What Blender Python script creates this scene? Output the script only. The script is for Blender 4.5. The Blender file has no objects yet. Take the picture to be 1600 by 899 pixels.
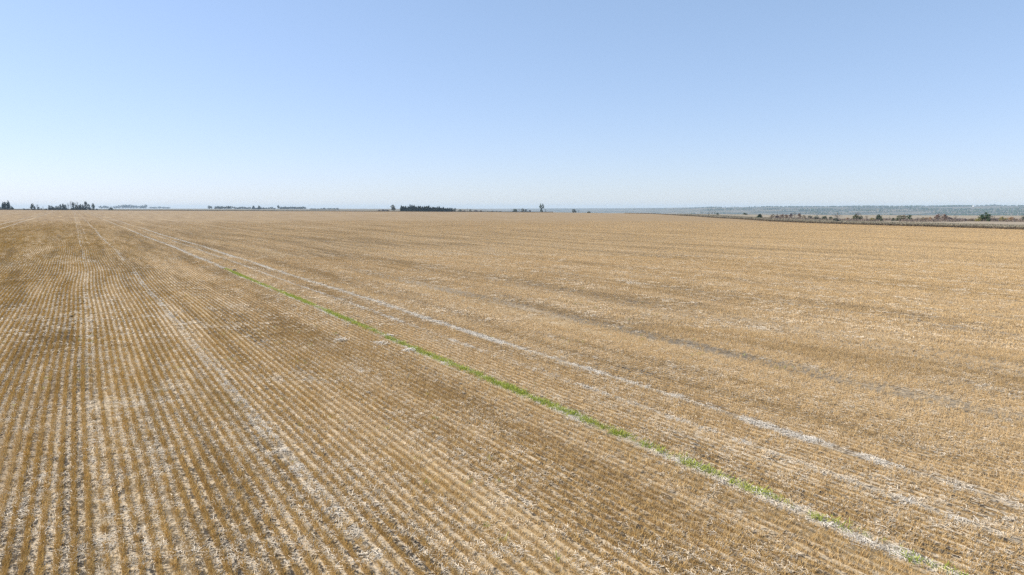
import bpy, bmesh, math, random
import numpy as np
from mathutils import Vector, Quaternion

SC = bpy.context.scene
COL = SC.collection
R = math.radians
random.seed(7)
RNG = np.random.default_rng(11)

# ------------------------------------------------------------------ camera
CAM_H = 7.0
FPX = 1100.0                      # focal length in pixels of a 1600 px wide frame
cam_d = bpy.data.cameras.new('camera')
cam_d.sensor_width = 36.0
cam_d.lens = 36.0 * FPX / 1600.0
cam_d.clip_start = 0.1
cam_d.clip_end = 60000
cam = bpy.data.objects.new('camera', cam_d)
COL.objects.link(cam)
cam.location = (0, 0, CAM_H)
cam.rotation_euler = (R(90 - 6.41), 0, 0)
SC.camera = cam

# ------------------------------------------------------------------ light
SUN_AZ, SUN_EL = R(-78), R(36)     # azimuth from the camera heading (+Y), clockwise
SDIR = Vector((math.sin(SUN_AZ) * math.cos(SUN_EL), math.cos(SUN_AZ) * math.cos(SUN_EL), math.sin(SUN_EL)))
world = bpy.data.worlds.new('World')
SC.world = world
world.use_nodes = True
wn = world.node_tree
sky = wn.nodes.new('ShaderNodeTexSky')
sky.sky_type = 'NISHITA'
sky.sun_disc = False
sky.sun_elevation = SUN_EL
sky.sun_rotation = SUN_AZ
sky.altitude = 500
sky.air_density = 1.0
sky.dust_density = 0.3
sky.ozone_density = 3.0
bg = wn.nodes['Background']
bg.inputs['Strength'].default_value = 0.1
wb = wn.nodes.new('ShaderNodeMix')          # white balance of the whole sky
wb.data_type = 'RGBA'
wb.blend_type = 'MULTIPLY'
wb.inputs[0].default_value = 1.0
wb.inputs[7].default_value = (1.73, 1.98, 2.10, 1)
sp, cb = wn.nodes.new('ShaderNodeSeparateColor'), wn.nodes.new('ShaderNodeCombineColor')
wn.links.new(sky.outputs[0], sp.inputs[0])
for ch, gam in enumerate((0.58, 0.54, 0.62)):      # the photograph's flatter tone curve
    pw = wn.nodes.new('ShaderNodeMath'); pw.operation = 'POWER'
    pw.inputs[1].default_value = gam
    wn.links.new(sp.outputs[ch], pw.inputs[0]); wn.links.new(pw.outputs[0], cb.inputs[ch])
wn.links.new(cb.outputs[0], wb.inputs[6])
wn.links.new(wb.outputs[2], bg.inputs['Color'])
sun_d = bpy.data.lights.new('sun', 'SUN')
sun_d.energy = 5.0
sun_d.angle = R(0.5)
sun_d.color = (1.0, 0.93, 0.81)
sun = bpy.data.objects.new('sun', sun_d)
COL.objects.link(sun)
sun.rotation_euler = (-SDIR).to_track_quat('-Z', 'Y').to_euler()

vs = SC.view_settings
vs.view_transform = 'Standard'
vs.look = 'None'
vs.exposure = 0.62
vs.gamma = 1.0
vs.use_curve_mapping = False
SC.cycles.use_denoising = False
SC.cycles.max_bounces = 4
SC.cycles.diffuse_bounces = 2
SC.cycles.glossy_bounces = 1
SC.cycles.transmission_bounces = 2
SC.cycles.volume_bounces = 0

# ------------------------------------------------------------------ haze
HAZE = dict(density=6.5e-5, color=(0.66, 0.84, 1.0))

# ------------------------------------------------------------------ layout helpers
ROW_A = R(31.82)                   # the drill rows run this far left of the camera heading
SA, CA = math.sin(ROW_A), math.cos(ROW_A)
ROW_S = 0.285                      # row spacing, metres


def to_pq(x, y):                   # across the rows, along the rows
    return x * CA + y * SA, -x * SA + y * CA


def to_xy(p, q):
    return p * CA - q * SA, p * SA + q * CA


def wob(q):                        # the drill did not steer perfectly straight
    return 0.06 * np.sin(q / 6.7) + 0.10 * np.sin(q / 19.0 + 1.0) + 0.012 * np.clip(q, 0, 90) - 0.15


def sstep(a, b, x):
    t = np.clip((x - a) / (b - a), 0, 1)
    return t * t * (3 - 2 * t)


def terrain(x, y):
    x = np.asarray(x, float); y = np.asarray(y, float)
    az = np.degrees(np.arctan2(x, y)); r = np.hypot(x, y)
    g = np.interp(az, [-180, -110, -36, 3, 14, 180], [0, 4.2, 4.2, -0.2, 0.0, 0.0])
    z = g * np.minimum(r / 1300.0, 1.0) ** 1.5
    z = z + 0.12 * np.sin(x / 23.0 + 1) * np.sin(y / 31.0) * sstep(20, 90, r)
    w = sstep(-4, 4, az) * (1 - sstep(100, 150, az))
    r0 = np.interp(az, [3, 8, 12, 20], [1330, 1080, 960, 830])
    rh = 9000 + 4500 * (1 - sstep(6, 17, az))
    hh = np.interp(az, [0, 3, 8, 15, 22, 30, 36, 60, 100], [4, 7, 9, 19, 26, 29, 31, 30, 20])
    drop = sstep(0, 1300, r - r0) * 65
    up = sstep(4200, 1, 0) if False else sstep(0, 1, (r - 4300) / (rh - 4300))
    roll = 5 * np.sin(x / 410.0 + y / 900.0) + 4 * np.sin(x / 173.0 - y / 530.0) + 3 * np.sin(y / 240.0)
    z = z + w * (-drop + up * (65 + hh) + roll * up * (1 - 0.6 * up))
    return z


def at(px, v, dz=0.0):             # a spot v metres out at the bearing of column px
    u = (px - 800) / FPX * v / 1.0063
    return (u, v, float(terrain(u, v)) + dz)


EDGE = [(-1700, 1300), (60, 1300), (144, 1055), (186, 950), (156, 560), (141, 385), (149, 328), (155, 285),
        (167, 231), (180, 120), (186, 0), (190, -160), (-700, -160)]


def edge_r(az):                    # distance from the camera to the field boundary
    best = 1e9
    d = (math.sin(az), math.cos(az))
    for i in range(len(EDGE)):
        ax, ay = EDGE[i]; bx, by = EDGE[(i + 1) % len(EDGE)]
        ex, ey = bx - ax, by - ay
        den = d[0] * ey - d[1] * ex
        if abs(den) < 1e-9: continue
        t = (ax * ey - ay * ex) / den
        s = (ax * d[1] - ay * d[0]) / den
        if t > 0 and -1e-9 <= s <= 1 + 1e-9: best = min(best, t)
    return best


AZ_T = np.linspace(-math.pi, math.pi, 2881)
ER_T = np.array([edge_r(a) for a in AZ_T])


def er(az): return np.interp(az, AZ_T, ER_T)


# ------------------------------------------------------------------ object helpers
def tag(o, label=None, cat=None, group=None, kind=None):
    if label: o['label'] = label
    if cat: o['category'] = cat
    if group: o['group'] = group
    if kind: o['kind'] = kind
    return o


def mesh_obj(name, verts, faces, mat, parent=None, smooth=False, link=True):
    me = bpy.data.meshes.new(name)
    me.from_pydata([tuple(v) for v in verts], [], [tuple(f) for f in faces])
    me.update()
    if mat: me.materials.append(mat)
    if smooth: me.polygons.foreach_set('use_smooth', [True] * len(me.polygons))
    o = bpy.data.objects.new(name, me)
    if link: COL.objects.link(o)
    if parent: o.parent = parent
    return o


# ------------------------------------------------------------------ node helpers
class NT:
    def __init__(self, name):
        self.m = bpy.data.materials.new(name)
        self.m.use_nodes = True
        self.t = self.m.node_tree
        self.b = self.t.nodes['Principled BSDF']
        self.b.inputs['Roughness'].default_value = 0.85
        self.b.inputs['Specular IOR Level'].default_value = 0.15

    def n(self, typ, **k):
        nd = self.t.nodes.new(typ)
        for a, v in k.items(): setattr(nd, a, v)
        return nd

    def put(self, sock, v):
        if hasattr(v, 'is_output') or isinstance(v, bpy.types.NodeSocket): self.t.links.new(v, sock)
        elif isinstance(v, tuple) and sock.type == 'RGBA': sock.default_value = (*v, 1) if len(v) == 3 else v
        else: sock.default_value = v

    def math(self, op, a, b=0.0, c=None, clamp=False):
        nd = self.n('ShaderNodeMath', operation=op, use_clamp=clamp)
        self.put(nd.inputs[0], a); self.put(nd.inputs[1], b)
        if c is not None: self.put(nd.inputs[2], c)
        return nd.outputs[0]

    def add(self, a, b): return self.math('ADD', a, b)
    def mul(self, a, b): return self.math('MULTIPLY', a, b)

    def mix(self, f, a, b):
        nd = self.n('ShaderNodeMix', data_type='RGBA')
        self.put(nd.inputs[0], f); self.put(nd.inputs[6], a); self.put(nd.inputs[7], b)
        return nd.outputs[2]

    def xyz(self, x, y, z=0.0):
        nd = self.n('ShaderNodeCombineXYZ')
        self.put(nd.inputs[0], x); self.put(nd.inputs[1], y); self.put(nd.inputs[2], z)
        return nd.outputs[0]

    def noise(self, vec, scale=1.0, detail=3.0, rough=0.55):
        nd = self.n('ShaderNodeTexNoise')
        self.put(nd.inputs['Vector'], vec)
        nd.inputs['Scale'].default_value = scale
        nd.inputs['Detail'].default_value = detail
        nd.inputs['Roughness'].default_value = rough
        return nd.outputs[0]

    def ss(self, v, a, b):          # smoothstep, also falling when a > b
        nd = self.n('ShaderNodeMapRange', interpolation_type='SMOOTHSTEP')
        self.put(nd.inputs['Value'], v)
        if a < b:
            nd.inputs['From Min'].default_value = a; nd.inputs['From Max'].default_value = b
        else:
            nd.inputs['From Min'].default_value = b; nd.inputs['From Max'].default_value = a
            nd.inputs['To Min'].default_value = 1; nd.inputs['To Max'].default_value = 0
        return nd.outputs[0]

    def pos(self):
        g = self.n('ShaderNodeNewGeometry')
        s = self.n('ShaderNodeSeparateXYZ')
        self.t.links.new(g.outputs['Position'], s.inputs[0])
        return g.outputs['Position'], s.outputs[0], s.outputs[1], s.outputs[2]

    def pq(self, x, y):
        p = self.add(self.mul(x, CA), self.mul(y, SA))
        q = self.add(self.mul(x, -SA), self.mul(y, CA))
        return p, q

    def wob(self, q):
        s1 = self.mul(self.math('SINE', self.mul(q, 1 / 6.7)), 0.06)
        s2 = self.mul(self.math('SINE', self.add(self.mul(q, 1 / 19.0), 1.0)), 0.10)
        s3 = self.mul(self.math('MINIMUM', self.math('MAXIMUM', q, 0.0), 90.0), 0.012)
        return self.add(self.add(self.add(s1, s2), s3), -0.15)


# wheel tracks and tram lines: offset across the rows, half width, strength
TRACKS = [(0.0, 0.11, 0.42), (0.57, 0.10, 0.2), (1.35, 0.12, 0.25), (4.65, 0.18, 0.45), (13.85, 0.22, 0.85), (16.6, 0.11, 0.7),
          (18.5, 0.25, 1.0), (-21.5, 0.3, 0.9), (-26.0, 0.3, 0.9), (44.0, 0.3, 0.4),
          (50.0, 0.3, 0.35), (72.0, 0.4, 0.4), (78.0, 0.4, 0.3), (-50, 0.4, 0.5), (-55, 0.4, 0.5)]
# places where the wheels pressed the stubble down and dark soil shows
DARKS = [(26.4, 0.8, 0.9), (24.6, 0.4, 0.3), (34.5, 1.4, 0.45), (58.0, 0.6, 0.3), (100.0, 0.8, 0.3), (12.6, 0.8, 0.25)]


def macro(nt, p, q):
    """long streaks left by the combine swaths and drill passes, 0..1"""
    a = nt.noise(nt.xyz(nt.mul(p, 0.21), nt.mul(q, 0.017)), 1.0, 3.0, 0.55)
    b = nt.noise(nt.xyz(nt.mul(p, 0.9), nt.mul(q, 0.06), 5.0), 1.0, 3.0, 0.6)
    c = nt.noise(nt.xyz(nt.mul(p, 0.05), nt.mul(q, 0.03), 9.0), 1.0, 2.0, 0.5)
    return nt.add(nt.add(nt.mul(a, 0.50), nt.mul(b, 0.42)), nt.mul(c, 0.08))


def field_material():
    nt = NT('field_soil_and_chaff')
    P, x, y, z = nt.pos()
    p, q = nt.pq(x, y)
    p2 = nt.math('SUBTRACT', p, nt.wob(q))
    M = macro(nt, p, q)
    N1 = nt.noise(P, 11.0, 5.0, 0.66)
    N2 = nt.noise(nt.xyz(nt.mul(p, 9.0), nt.mul(q, 3.0), 3.0), 1.0, 4.0, 0.65)
    N3 = nt.noise(P, 1.7, 4.0, 0.6)
    cover = nt.add(nt.add(nt.mul(N1, 0.45), nt.mul(N2, 0.35)), nt.mul(N3, 0.2))
    cover = nt.add(cover, nt.mul(nt.add(M, -0.5), 0.5))
    chaff = nt.ss(cover, 0.455, 0.54)
    soil = nt.mix(N3, (0.030, 0.025, 0.020), (0.080, 0.065, 0.050))
    straw = nt.mix(N2, (0.42, 0.335, 0.235), (0.66, 0.555, 0.415))
    straw = nt.mix(nt.ss(M, 0.35, 0.65), straw, (0.50, 0.39, 0.255))
    col = nt.mix(chaff, soil, straw)
    # stubble in the rows, its colour darkened for the shade among the stalks
    ph = nt.math('COSINE', nt.mul(p2, 2 * math.pi / ROW_S))
    row = nt.ss(nt.add(ph, nt.mul(nt.add(N1, -0.5), 1.6)), -0.15, 0.7)
    stub = nt.mix(nt.ss(N2, 0.35, 0.65), (0.165, 0.092, 0.026), (0.29, 0.180, 0.064))
    # tracks
    tr = None
    wobn = nt.mul(nt.add(nt.noise(nt.xyz(nt.mul(p, 0.5), nt.mul(q, 0.35), 2.0), 1.0, 3.0), -0.5), 0.5)
    for off, hw, st in TRACKS:
        d = nt.math('ABSOLUTE', nt.add(nt.add(p2, wobn), -off))
        m = nt.mul(nt.ss(d, hw * 1.25, hw * 0.6), st)
        if off == 18.5: m = nt.mul(m, nt.add(0.35, nt.mul(nt.ss(q, 8.0, 26.0), 0.65)))   # this wheel mark fades out at its near end
        tr = m if tr is None else nt.math('MAXIMUM', tr, m)
    dk = None
    dn = nt.noise(nt.xyz(nt.mul(p, 0.3), nt.mul(q, 0.055), 14.0), 1.0, 3.0)
    for off, hw, st in DARKS:
        d = nt.math('ABSOLUTE', nt.add(nt.add(p2, wobn), -off))
        m = nt.mul(nt.ss(d, hw * 1.5, hw * 0.5), st)
        dk = m if dk is None else nt.math('MAXIMUM', dk, m)
    dk = nt.mul(dk, nt.ss(nt.add(nt.mul(dn, 0.6), nt.mul(N3, 0.4)), 0.38, 0.56))
    dk = nt.mul(dk, nt.add(0.25, nt.mul(nt.mul(nt.ss(q, 78.0, 58.0), nt.ss(q, -6.0, 6.0)), 0.75)))
    row = nt.mul(row, nt.math('SUBTRACT', 1.0, nt.math('MAXIMUM', nt.mul(tr, 0.9), nt.mul(dk, 0.8))))
    # far out, where no stubble stands as geometry, the rows close up
    rr = nt.math('SQRT', nt.add(nt.mul(x, x), nt.mul(y, y)))
    close = nt.ss(rr, 90.0, 380.0)
    stub = nt.mix(nt.ss(p, 0.0, 45.0), stub, nt.mix(N2, (0.20, 0.128, 0.055), (0.34, 0.228, 0.110)))  # paler tone to the right, stalk shade still mixed in
    row = nt.math('MAXIMUM', row, nt.mul(close, nt.math('SUBTRACT', 0.85, nt.mul(tr, 0.8))))
    col = nt.mix(nt.mul(row, 0.85), col, stub)
    trc = nt.mix(N2, (0.33, 0.285, 0.22), (0.56, 0.50, 0.405))
    trc = nt.mix(nt.ss(N1, 0.52, 0.40), trc, (0.12, 0.10, 0.08))
    col = nt.mix(nt.mul(tr, 0.75), col, trc)
    col = nt.mix(nt.mul(dk, 0.8), col, nt.mix(N1, (0.085, 0.066, 0.045), (0.25, 0.20, 0.14)))
    # far-field streaks of paler and browner swaths
    S = nt.noise(nt.xyz(nt.mul(p, 0.33), nt.mul(q, 0.012), 21.0), 1.0, 4.0, 0.62)
    col = nt.mix(nt.mul(nt.ss(S, 0.53, 0.66), 0.5), col, (0.40, 0.29, 0.155))
    col = nt.mix(nt.mul(nt.ss(S, 0.47, 0.36), 0.5), col, (0.16, 0.098, 0.040))
    nt.put(nt.b.inputs['Base Color'], col)
    bp = nt.n('ShaderNodeBump')
    bp.inputs['Strength'].default_value = 0.55
    bp.inputs['Distance'].default_value = 0.05
    nt.put(bp.inputs['Height'], nt.add(N1, nt.mul(row, 0.8)))
    nt.t.links.new(bp.outputs[0], nt.b.inputs['Normal'])
    return nt.m


def prairie_material():
    nt = NT('prairie_and_woods')
    P, x, y, z = nt.pos()
    n1 = nt.noise(P, 1 / 260.0, 5.0, 0.6)
    n2 = nt.noise(P, 1 / 900.0, 3.0, 0.5)
    n3 = nt.noise(P, 1 / 30.0, 4.0, 0.6)
    n4 = nt.noise(P, 1 / 2.0, 4.0, 0.6)
    col = nt.mix(nt.ss(n2, 0.40, 0.6), (0.31, 0.25, 0.18), (0.24, 0.205, 0.145))
    col = nt.mix(nt.mul(nt.ss(n3, 0.4, 0.65), 0.45), col, (0.35, 0.295, 0.22))
    col = nt.mix(nt.mul(nt.ss(n4, 0.45, 0.7), 0.35), col, (0.17, 0.145, 0.10))
    rr = nt.math('SQRT', nt.add(nt.mul(x, x), nt.mul(y, y)))
    wood = nt.mul(nt.ss(n1, 0.40, 0.52), nt.ss(rr, 900.0, 1500.0))
    col = nt.mix(nt.mul(nt.ss(rr, 1000.0, 1600.0), 0.75), col, nt.mix(n3, (0.075, 0.072, 0.047), (0.185, 0.16, 0.11)))
    n5 = nt.noise(nt.xyz(nt.mul(x, 1 / 800.0), nt.mul(y, 1 / 300.0)), 1.0, 4.0, 0.6)
    wood = nt.mul(wood, nt.ss(n5, 0.42, 0.54))
    wood = nt.mul(wood, nt.ss(x, -100.0, 150.0))
    col = nt.mix(nt.mul(wood, 0.92), col, (0.030, 0.042, 0.024))
    nt.put(nt.b.inputs['Base Color'], col)
    return nt.m


def stalk_material(name, a, b, mac=None, trans=0.0):
    nt = NT(name)
    P, x, y, z = nt.pos()
    p, q = nt.pq(x, y)
    oi = nt.n('ShaderNodeObjectInfo')
    col = nt.mix(oi.outputs['Random'], a, b)
    if mac:
        M = macro(nt, p, q)
        col = nt.mix(nt.mul(nt.ss(M, 0.50, 0.58), mac[1]), col, mac[0])
        if len(mac) > 2:           # the crop dried paler towards the right of the field
            col = nt.mix(nt.mul(nt.ss(nt.add(p, nt.mul(M, 20.0)), 4.0, 34.0), 0.75), col, mac[2])
            col = nt.mix(nt.mul(nt.ss(M, 0.49, 0.42), 0.28), col, (0.28, 0.18, 0.07))
    nt.put(nt.b.inputs['Base Color'], col)
    if trans:                       # thin dry or green leaf lets some light through
        tb = nt.n('ShaderNodeBsdfTranslucent'); nt.put(tb.inputs[0], col)
        mx = nt.n('ShaderNodeMixShader'); mx.inputs[0].default_value = trans
        nt.t.links.new(nt.b.outputs[0], mx.inputs[1]); nt.t.links.new(tb.outputs[0], mx.inputs[2])
        nt.t.links.new(mx.outputs[0], nt.t.nodes['Material Output'].inputs['Surface'])
    return nt.m


M_FIELD = field_material()
M_PRAIRIE = prairie_material()
M_STUB = stalk_material('stubble_straw', (0.385, 0.23, 0.058), (0.60, 0.395, 0.13), ((0.60, 0.44, 0.23), 0.7, (0.615, 0.45, 0.255)), 0.15)
M_LITTER = stalk_material('straw_litter', (0.52, 0.43, 0.315), (0.77, 0.67, 0.53), ((0.68, 0.53, 0.35), 0.5))
M_PALE = stalk_material('bleached_straw', (0.52, 0.46, 0.38), (0.70, 0.64, 0.55))
M_GREEN = stalk_material('green_weed', (0.24, 0.32, 0.04), (0.50, 0.50, 0.13), None, 0.3)
M_DRYG = stalk_material('dry_verge_grass', (0.20, 0.165, 0.115), (0.36, 0.32, 0.235))
M_SCRUB = stalk_material('scrub_twigs', (0.15, 0.115, 0.095), (0.27, 0.22, 0.18))
M_DARKW = stalk_material('brown_verge_weed', (0.10, 0.075, 0.05), (0.19, 0.145, 0.095))  # dark far verge weeds, and the painted shade on the right verge's front

# ------------------------------------------------------------------ ground sheets
def polar_sheet(name, az, radii, mat, zf):
    na, nr = len(az), radii.shape[1]
    A = az[:, None]
    X = np.sin(A) * radii; Y = np.cos(A) * radii
    Z = zf(X, Y)
    vs_ = np.stack([X, Y, Z], -1).reshape(-1, 3).tolist()
    vs_.append((0, 0, float(zf(np.array(0.0), np.array(0.0)))))
    c = len(vs_) - 1
    fs = []
    for i in range(na):
        j = (i + 1) % na
        fs.append((c, i * nr, j * nr)[::-1])
        for k in range(nr - 1):
            fs.append((i * nr + k, i * nr + k + 1, j * nr + k + 1, j * nr + k)[::-1])
    return mesh_obj(name, vs_, fs, mat, smooth=True)


az_g = np.radians(np.concatenate([np.arange(-180, -52, 4.0), np.arange(-52, 52, 0.3), np.arange(52, 180, 4.0)]))
rad_g = np.geomspace(4, 16000, 170)[None, :].repeat(len(az_g), 0)


def ground_z(X, Y):
    r = np.hypot(X, Y); e = er(np.arctan2(X, Y))
    return terrain(X, Y) - 0.4 * (r < e + 0.5) - 0.03


gnd = polar_sheet('ground', az_g, rad_g, M_PRAIRIE, ground_z)
tag(gnd, 'dry prairie land and wooded valley slopes beyond the stubble field', kind='structure')

vert_az = [math.degrees(math.atan2(a, b)) for a, b in EDGE]
az_f = np.radians(np.unique(np.round(np.concatenate([np.arange(-180, -52, 3.0), np.arange(-52, 52, 0.4),
                                                    np.arange(52, 180, 3.0), vert_az]), 3)))
t = np.geomspace(0.004, 1, 90)
rad_f = np.array([edge_r(a) for a in az_f])[:, None] * t[None, :]
fld = polar_sheet('stubble_field', az_f, rad_f, M_FIELD, lambda X, Y: terrain(X, Y))
tag(fld, 'harvested stubble field of straight drill rows with pale straw between them', kind='structure')

# ------------------------------------------------------------------ scatter by geometry nodes
def blades(n, rnd, sx, sy, h0, h1, w, lean, jitter=0.0, bottom=0.0):
    vs_, fs = [], []
    for _ in range(n):
        x, y = rnd.gauss(0, sx), rnd.uniform(-sy, sy)
        h = rnd.uniform(h0, h1)
        a = rnd.uniform(0, 2 * math.pi)
        dx, dy = math.cos(a) * w / 2, math.sin(a) * w / 2
        if rnd.random() < 0.22: lean_, h = 1.3, h * 0.6
        else: lean_ = lean
        lx, ly = rnd.gauss(0, lean_) * h, rnd.gauss(0, lean_) * h
        k = len(vs_)
        vs_ += [(x - dx, y - dy, bottom), (x + dx, y + dy, bottom),
                (x + dx * 0.8 + lx, y + dy * 0.8 + ly, h), (x - dx * 0.8 + lx, y - dy * 0.8 + ly, h)]
        fs.append((k, k + 1, k + 2, k + 3))
    return vs_, fs


def straws(n, rnd, half, l0, l1, w, zmax):
    vs_, fs = [], []
    for _ in range(n):
        x, y = rnd.uniform(-half, half), rnd.uniform(-half, half)
        L = rnd.uniform(l0, l1); a = rnd.uniform(0, 2 * math.pi)
        c, s = math.cos(a), math.sin(a)
        z0 = rnd.uniform(0.004, zmax); z1 = max(0.003, z0 + rnd.gauss(0, zmax * 0.5))
        k = len(vs_)
        vs_ += [(x - s * w / 2, y + c * w / 2, z0), (x + s * w / 2, y - c * w / 2, z0 + w * 0.3),
                (x + c * L + s * w / 2, y + s * L - c * w / 2, z1 + w * 0.3), (x + c * L - s * w / 2, y + s * L + c * w / 2, z1)]
        fs.append((k, k + 1, k + 2, k + 3))
    return vs_, fs


def proto_set(name, makers, mat):
    c = bpy.data.collections.new(name + '_kinds')
    for i, (v, f) in enumerate(makers):
        o = mesh_obj('%s_piece' % name, v, f, mat, link=False)
        c.objects.link(o)
    return c


def scatter(name, pts, rot, scl, idx, coll, label, cat=None):
    n = len(pts)
    me = bpy.data.meshes.new(name)
    me.vertices.add(n)
    me.vertices.foreach_set('co', np.asarray(pts, np.float32).ravel())
    for nm, typ, val in (('rz', 'FLOAT', rot), ('sc', 'FLOAT', scl), ('ix', 'INT', idx)):
        at_ = me.attributes.new(nm, typ, 'POINT')
        at_.data.foreach_set('value', np.asarray(val, np.int32 if typ == 'INT' else np.float32))
    o = bpy.data.objects.new(name, me)
    COL.objects.link(o)
    g = bpy.data.node_groups.new(name + '_nodes', 'GeometryNodeTree')
    g.interface.new_socket('Geometry', in_out='INPUT', socket_type='NodeSocketGeometry')
    g.interface.new_socket('Geometry', in_out='OUTPUT', socket_type='NodeSocketGeometry')
    N = g.nodes.new; L = g.links.new
    gi, go = N('NodeGroupInput'), N('NodeGroupOutput')
    ip = N('GeometryNodeInstanceOnPoints')
    ci = N('GeometryNodeCollectionInfo')
    ci.inputs['Collection'].default_value = coll
    ci.inputs['Separate Children'].default_value = True
    ci.inputs['Reset Children'].default_value = True
    def attr(nm, typ):
        a = N('GeometryNodeInputNamedAttribute'); a.data_type = typ; a.inputs[0].default_value = nm
        return [s for s in a.outputs if s.enabled and s.name == 'Attribute'][0]
    cx = N('ShaderNodeCombineXYZ'); L(attr('rz', 'FLOAT'), cx.inputs[2])
    L(gi.outputs[0], ip.inputs['Points']); L(ci.outputs[0], ip.inputs['Instance'])
    ip.inputs['Pick Instance'].default_value = True
    L(attr('ix', 'INT'), ip.inputs['Instance Index'])
    L(cx.outputs[0], ip.inputs['Rotation'])
    L(attr('sc', 'FLOAT'), ip.inputs['Scale'])
    L(ip.outputs[0], go.inputs[0])
    md = o.modifiers.new('scatter', 'NODES'); md.node_group = g
    tag(o, label, cat, kind='stuff')
    return o


def vnoise(x, y, seed):            # cheap value noise in numpy
    xi, yi = np.floor(x).astype(np.int64), np.floor(y).astype(np.int64)
    fx, fy = x - xi, y - yi
    fx = fx * fx * (3 - 2 * fx); fy = fy * fy * (3 - 2 * fy)
    def h(a, b):
        v = (a * 374761393 + b * 668265263 + seed * 974634767) & 0x7fffffff
        v = ((v ^ (v >> 13)) * 1274126177) & 0x7fffffff
        return ((v ^ (v >> 16)) & 0xffff) / 65535.0
    return (h(xi, yi) * (1 - fx) + h(xi + 1, yi) * fx) * (1 - fy) + (h(xi, yi + 1) * (1 - fx) + h(xi + 1, yi + 1) * fx) * fy


def track_mask(p2, q):
    wn_ = (vnoise(p2 * 0.5, q * 0.35, 3) - 0.5) * 0.3
    m = np.zeros_like(p2)
    for off, hw, st in TRACKS:
        d = np.abs(p2 + wn_ - off)
        m = np.maximum(m, st * (1 - sstep(hw * 0.7, hw * 1.2, d)))
    return m


HALF = R(41)


def in_view(x, y, r0, r1):
    r = np.hypot(x, y); az = np.arctan2(x, y)
    return (r >= r0) & (r < r1) & (np.abs(az) < HALF) & (r < er(az) - 0.6)


def rows_scatter(name, r0, r1, step, protos, n_kinds, label, hscale=1.0):
    ext = r1 * 1.05
    ks = np.arange(math.floor(-ext / ROW_S), math.ceil(ext / ROW_S) + 1)
    out = []
    for k in ks:                                       # one drill row after the other
        q = np.arange(-ext, ext, step)
        q = q + RNG.uniform(-0.35, 0.35, len(q)) * step
        p2 = np.full_like(q, k * ROW_S)
        p = p2 + wob(q)
        x, y = to_xy(p, q)
        m = in_view(x, y, r0, r1)
        if m.any(): out.append(np.stack([x[m], y[m], p2[m], q[m]], 1))
    a = np.concatenate(out)
    x, y, p2, q = a.T
    keep = RNG.random(len(x))
    thin = track_mask(p2, q)
    patch = vnoise(p2 * 0.7, q * 0.28, 5) * 0.6 + vnoise(p2 * 2.3, q * 0.9, 8) * 0.4
    for off, hw, st in DARKS:
        thin = np.maximum(thin, st * 0.7 * np.interp(q, [-6, 6, 58, 78], [0.3, 1, 1, 0.3]) * (0.35 + 0.9 * vnoise(p2 * 1.3, q * 0.35, 91)) * (1 - sstep(hw * 0.6, hw * 1.5, np.abs(p2 - off))))
    rr = np.hypot(x, y)
    fade = np.clip((rr - 100) / 330.0, 0, 1)
    weak = np.where((p2 > -0.2) & (p2 < 1.6), 0.07, 0.0) + fade
    drop = np.clip(thin * 1.15, 0, 1) + sstep(0.42, 0.22, patch) * 0.0 + (1 - sstep(0.14, 0.32, patch)) * 0.5 + weak
    m = keep > drop
    x, y, p2, q, patch = x[m], y[m], p2[m], q[m], patch[m]
    n = len(x)
    strk = vnoise(p2 * 0.33, q * 0.014, 81) * 0.6 + vnoise(p2 * 1.1, q * 0.05, 82) * 0.4
    patch = np.clip(patch + (strk - 0.5) * 0.6, 0.05, 1.1)
    x = x + RNG.normal(0, 0.018, n); y = y + RNG.normal(0, 0.018, n)
    sc = (0.80 + 0.34 * patch) * RNG.uniform(0.72, 1.22, n) * hscale * (1 - 0.13 * sstep(2, 16, p2))
    rot = ROW_A + RNG.normal(0, 0.22, n) + math.pi * RNG.integers(0, 2, n)
    print(name, n)
    return scatter(name, np.stack([x, y, terrain(x, y)], 1), rot, sc, RNG.integers(0, n_kinds, n), protos, label)


rnd = random.Random(3)
near_kinds = proto_set('stubble_clump', [blades(25, rnd, 0.041, 0.075, 0.06, 0.17, 0.0068, 0.38) for _ in range(8)], M_STUB)
mid_kinds = proto_set('stubble_tuft', [blades(20, rnd, 0.036, 0.14, 0.05, 0.140, 0.0125, 0.30) for _ in range(8)], M_STUB)
far_kinds = proto_set('stubble_run', [blades(14, rnd, 0.042, 0.36, 0.05, 0.135, 0.030, 0.26) for _ in range(6)], M_STUB)
rows_scatter('stubble', 8.0, 42, 0.105, near_kinds, 8, 'golden brown cut stubble standing in rows in the near field')
rows_scatter('stubble', 42, 105, 0.22, mid_kinds, 8, 'golden brown cut stubble in rows across the middle of the field')
rows_scatter('stubble', 105, 430, 0.62, far_kinds, 6, 'thin cut stubble far out in the field')


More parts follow.
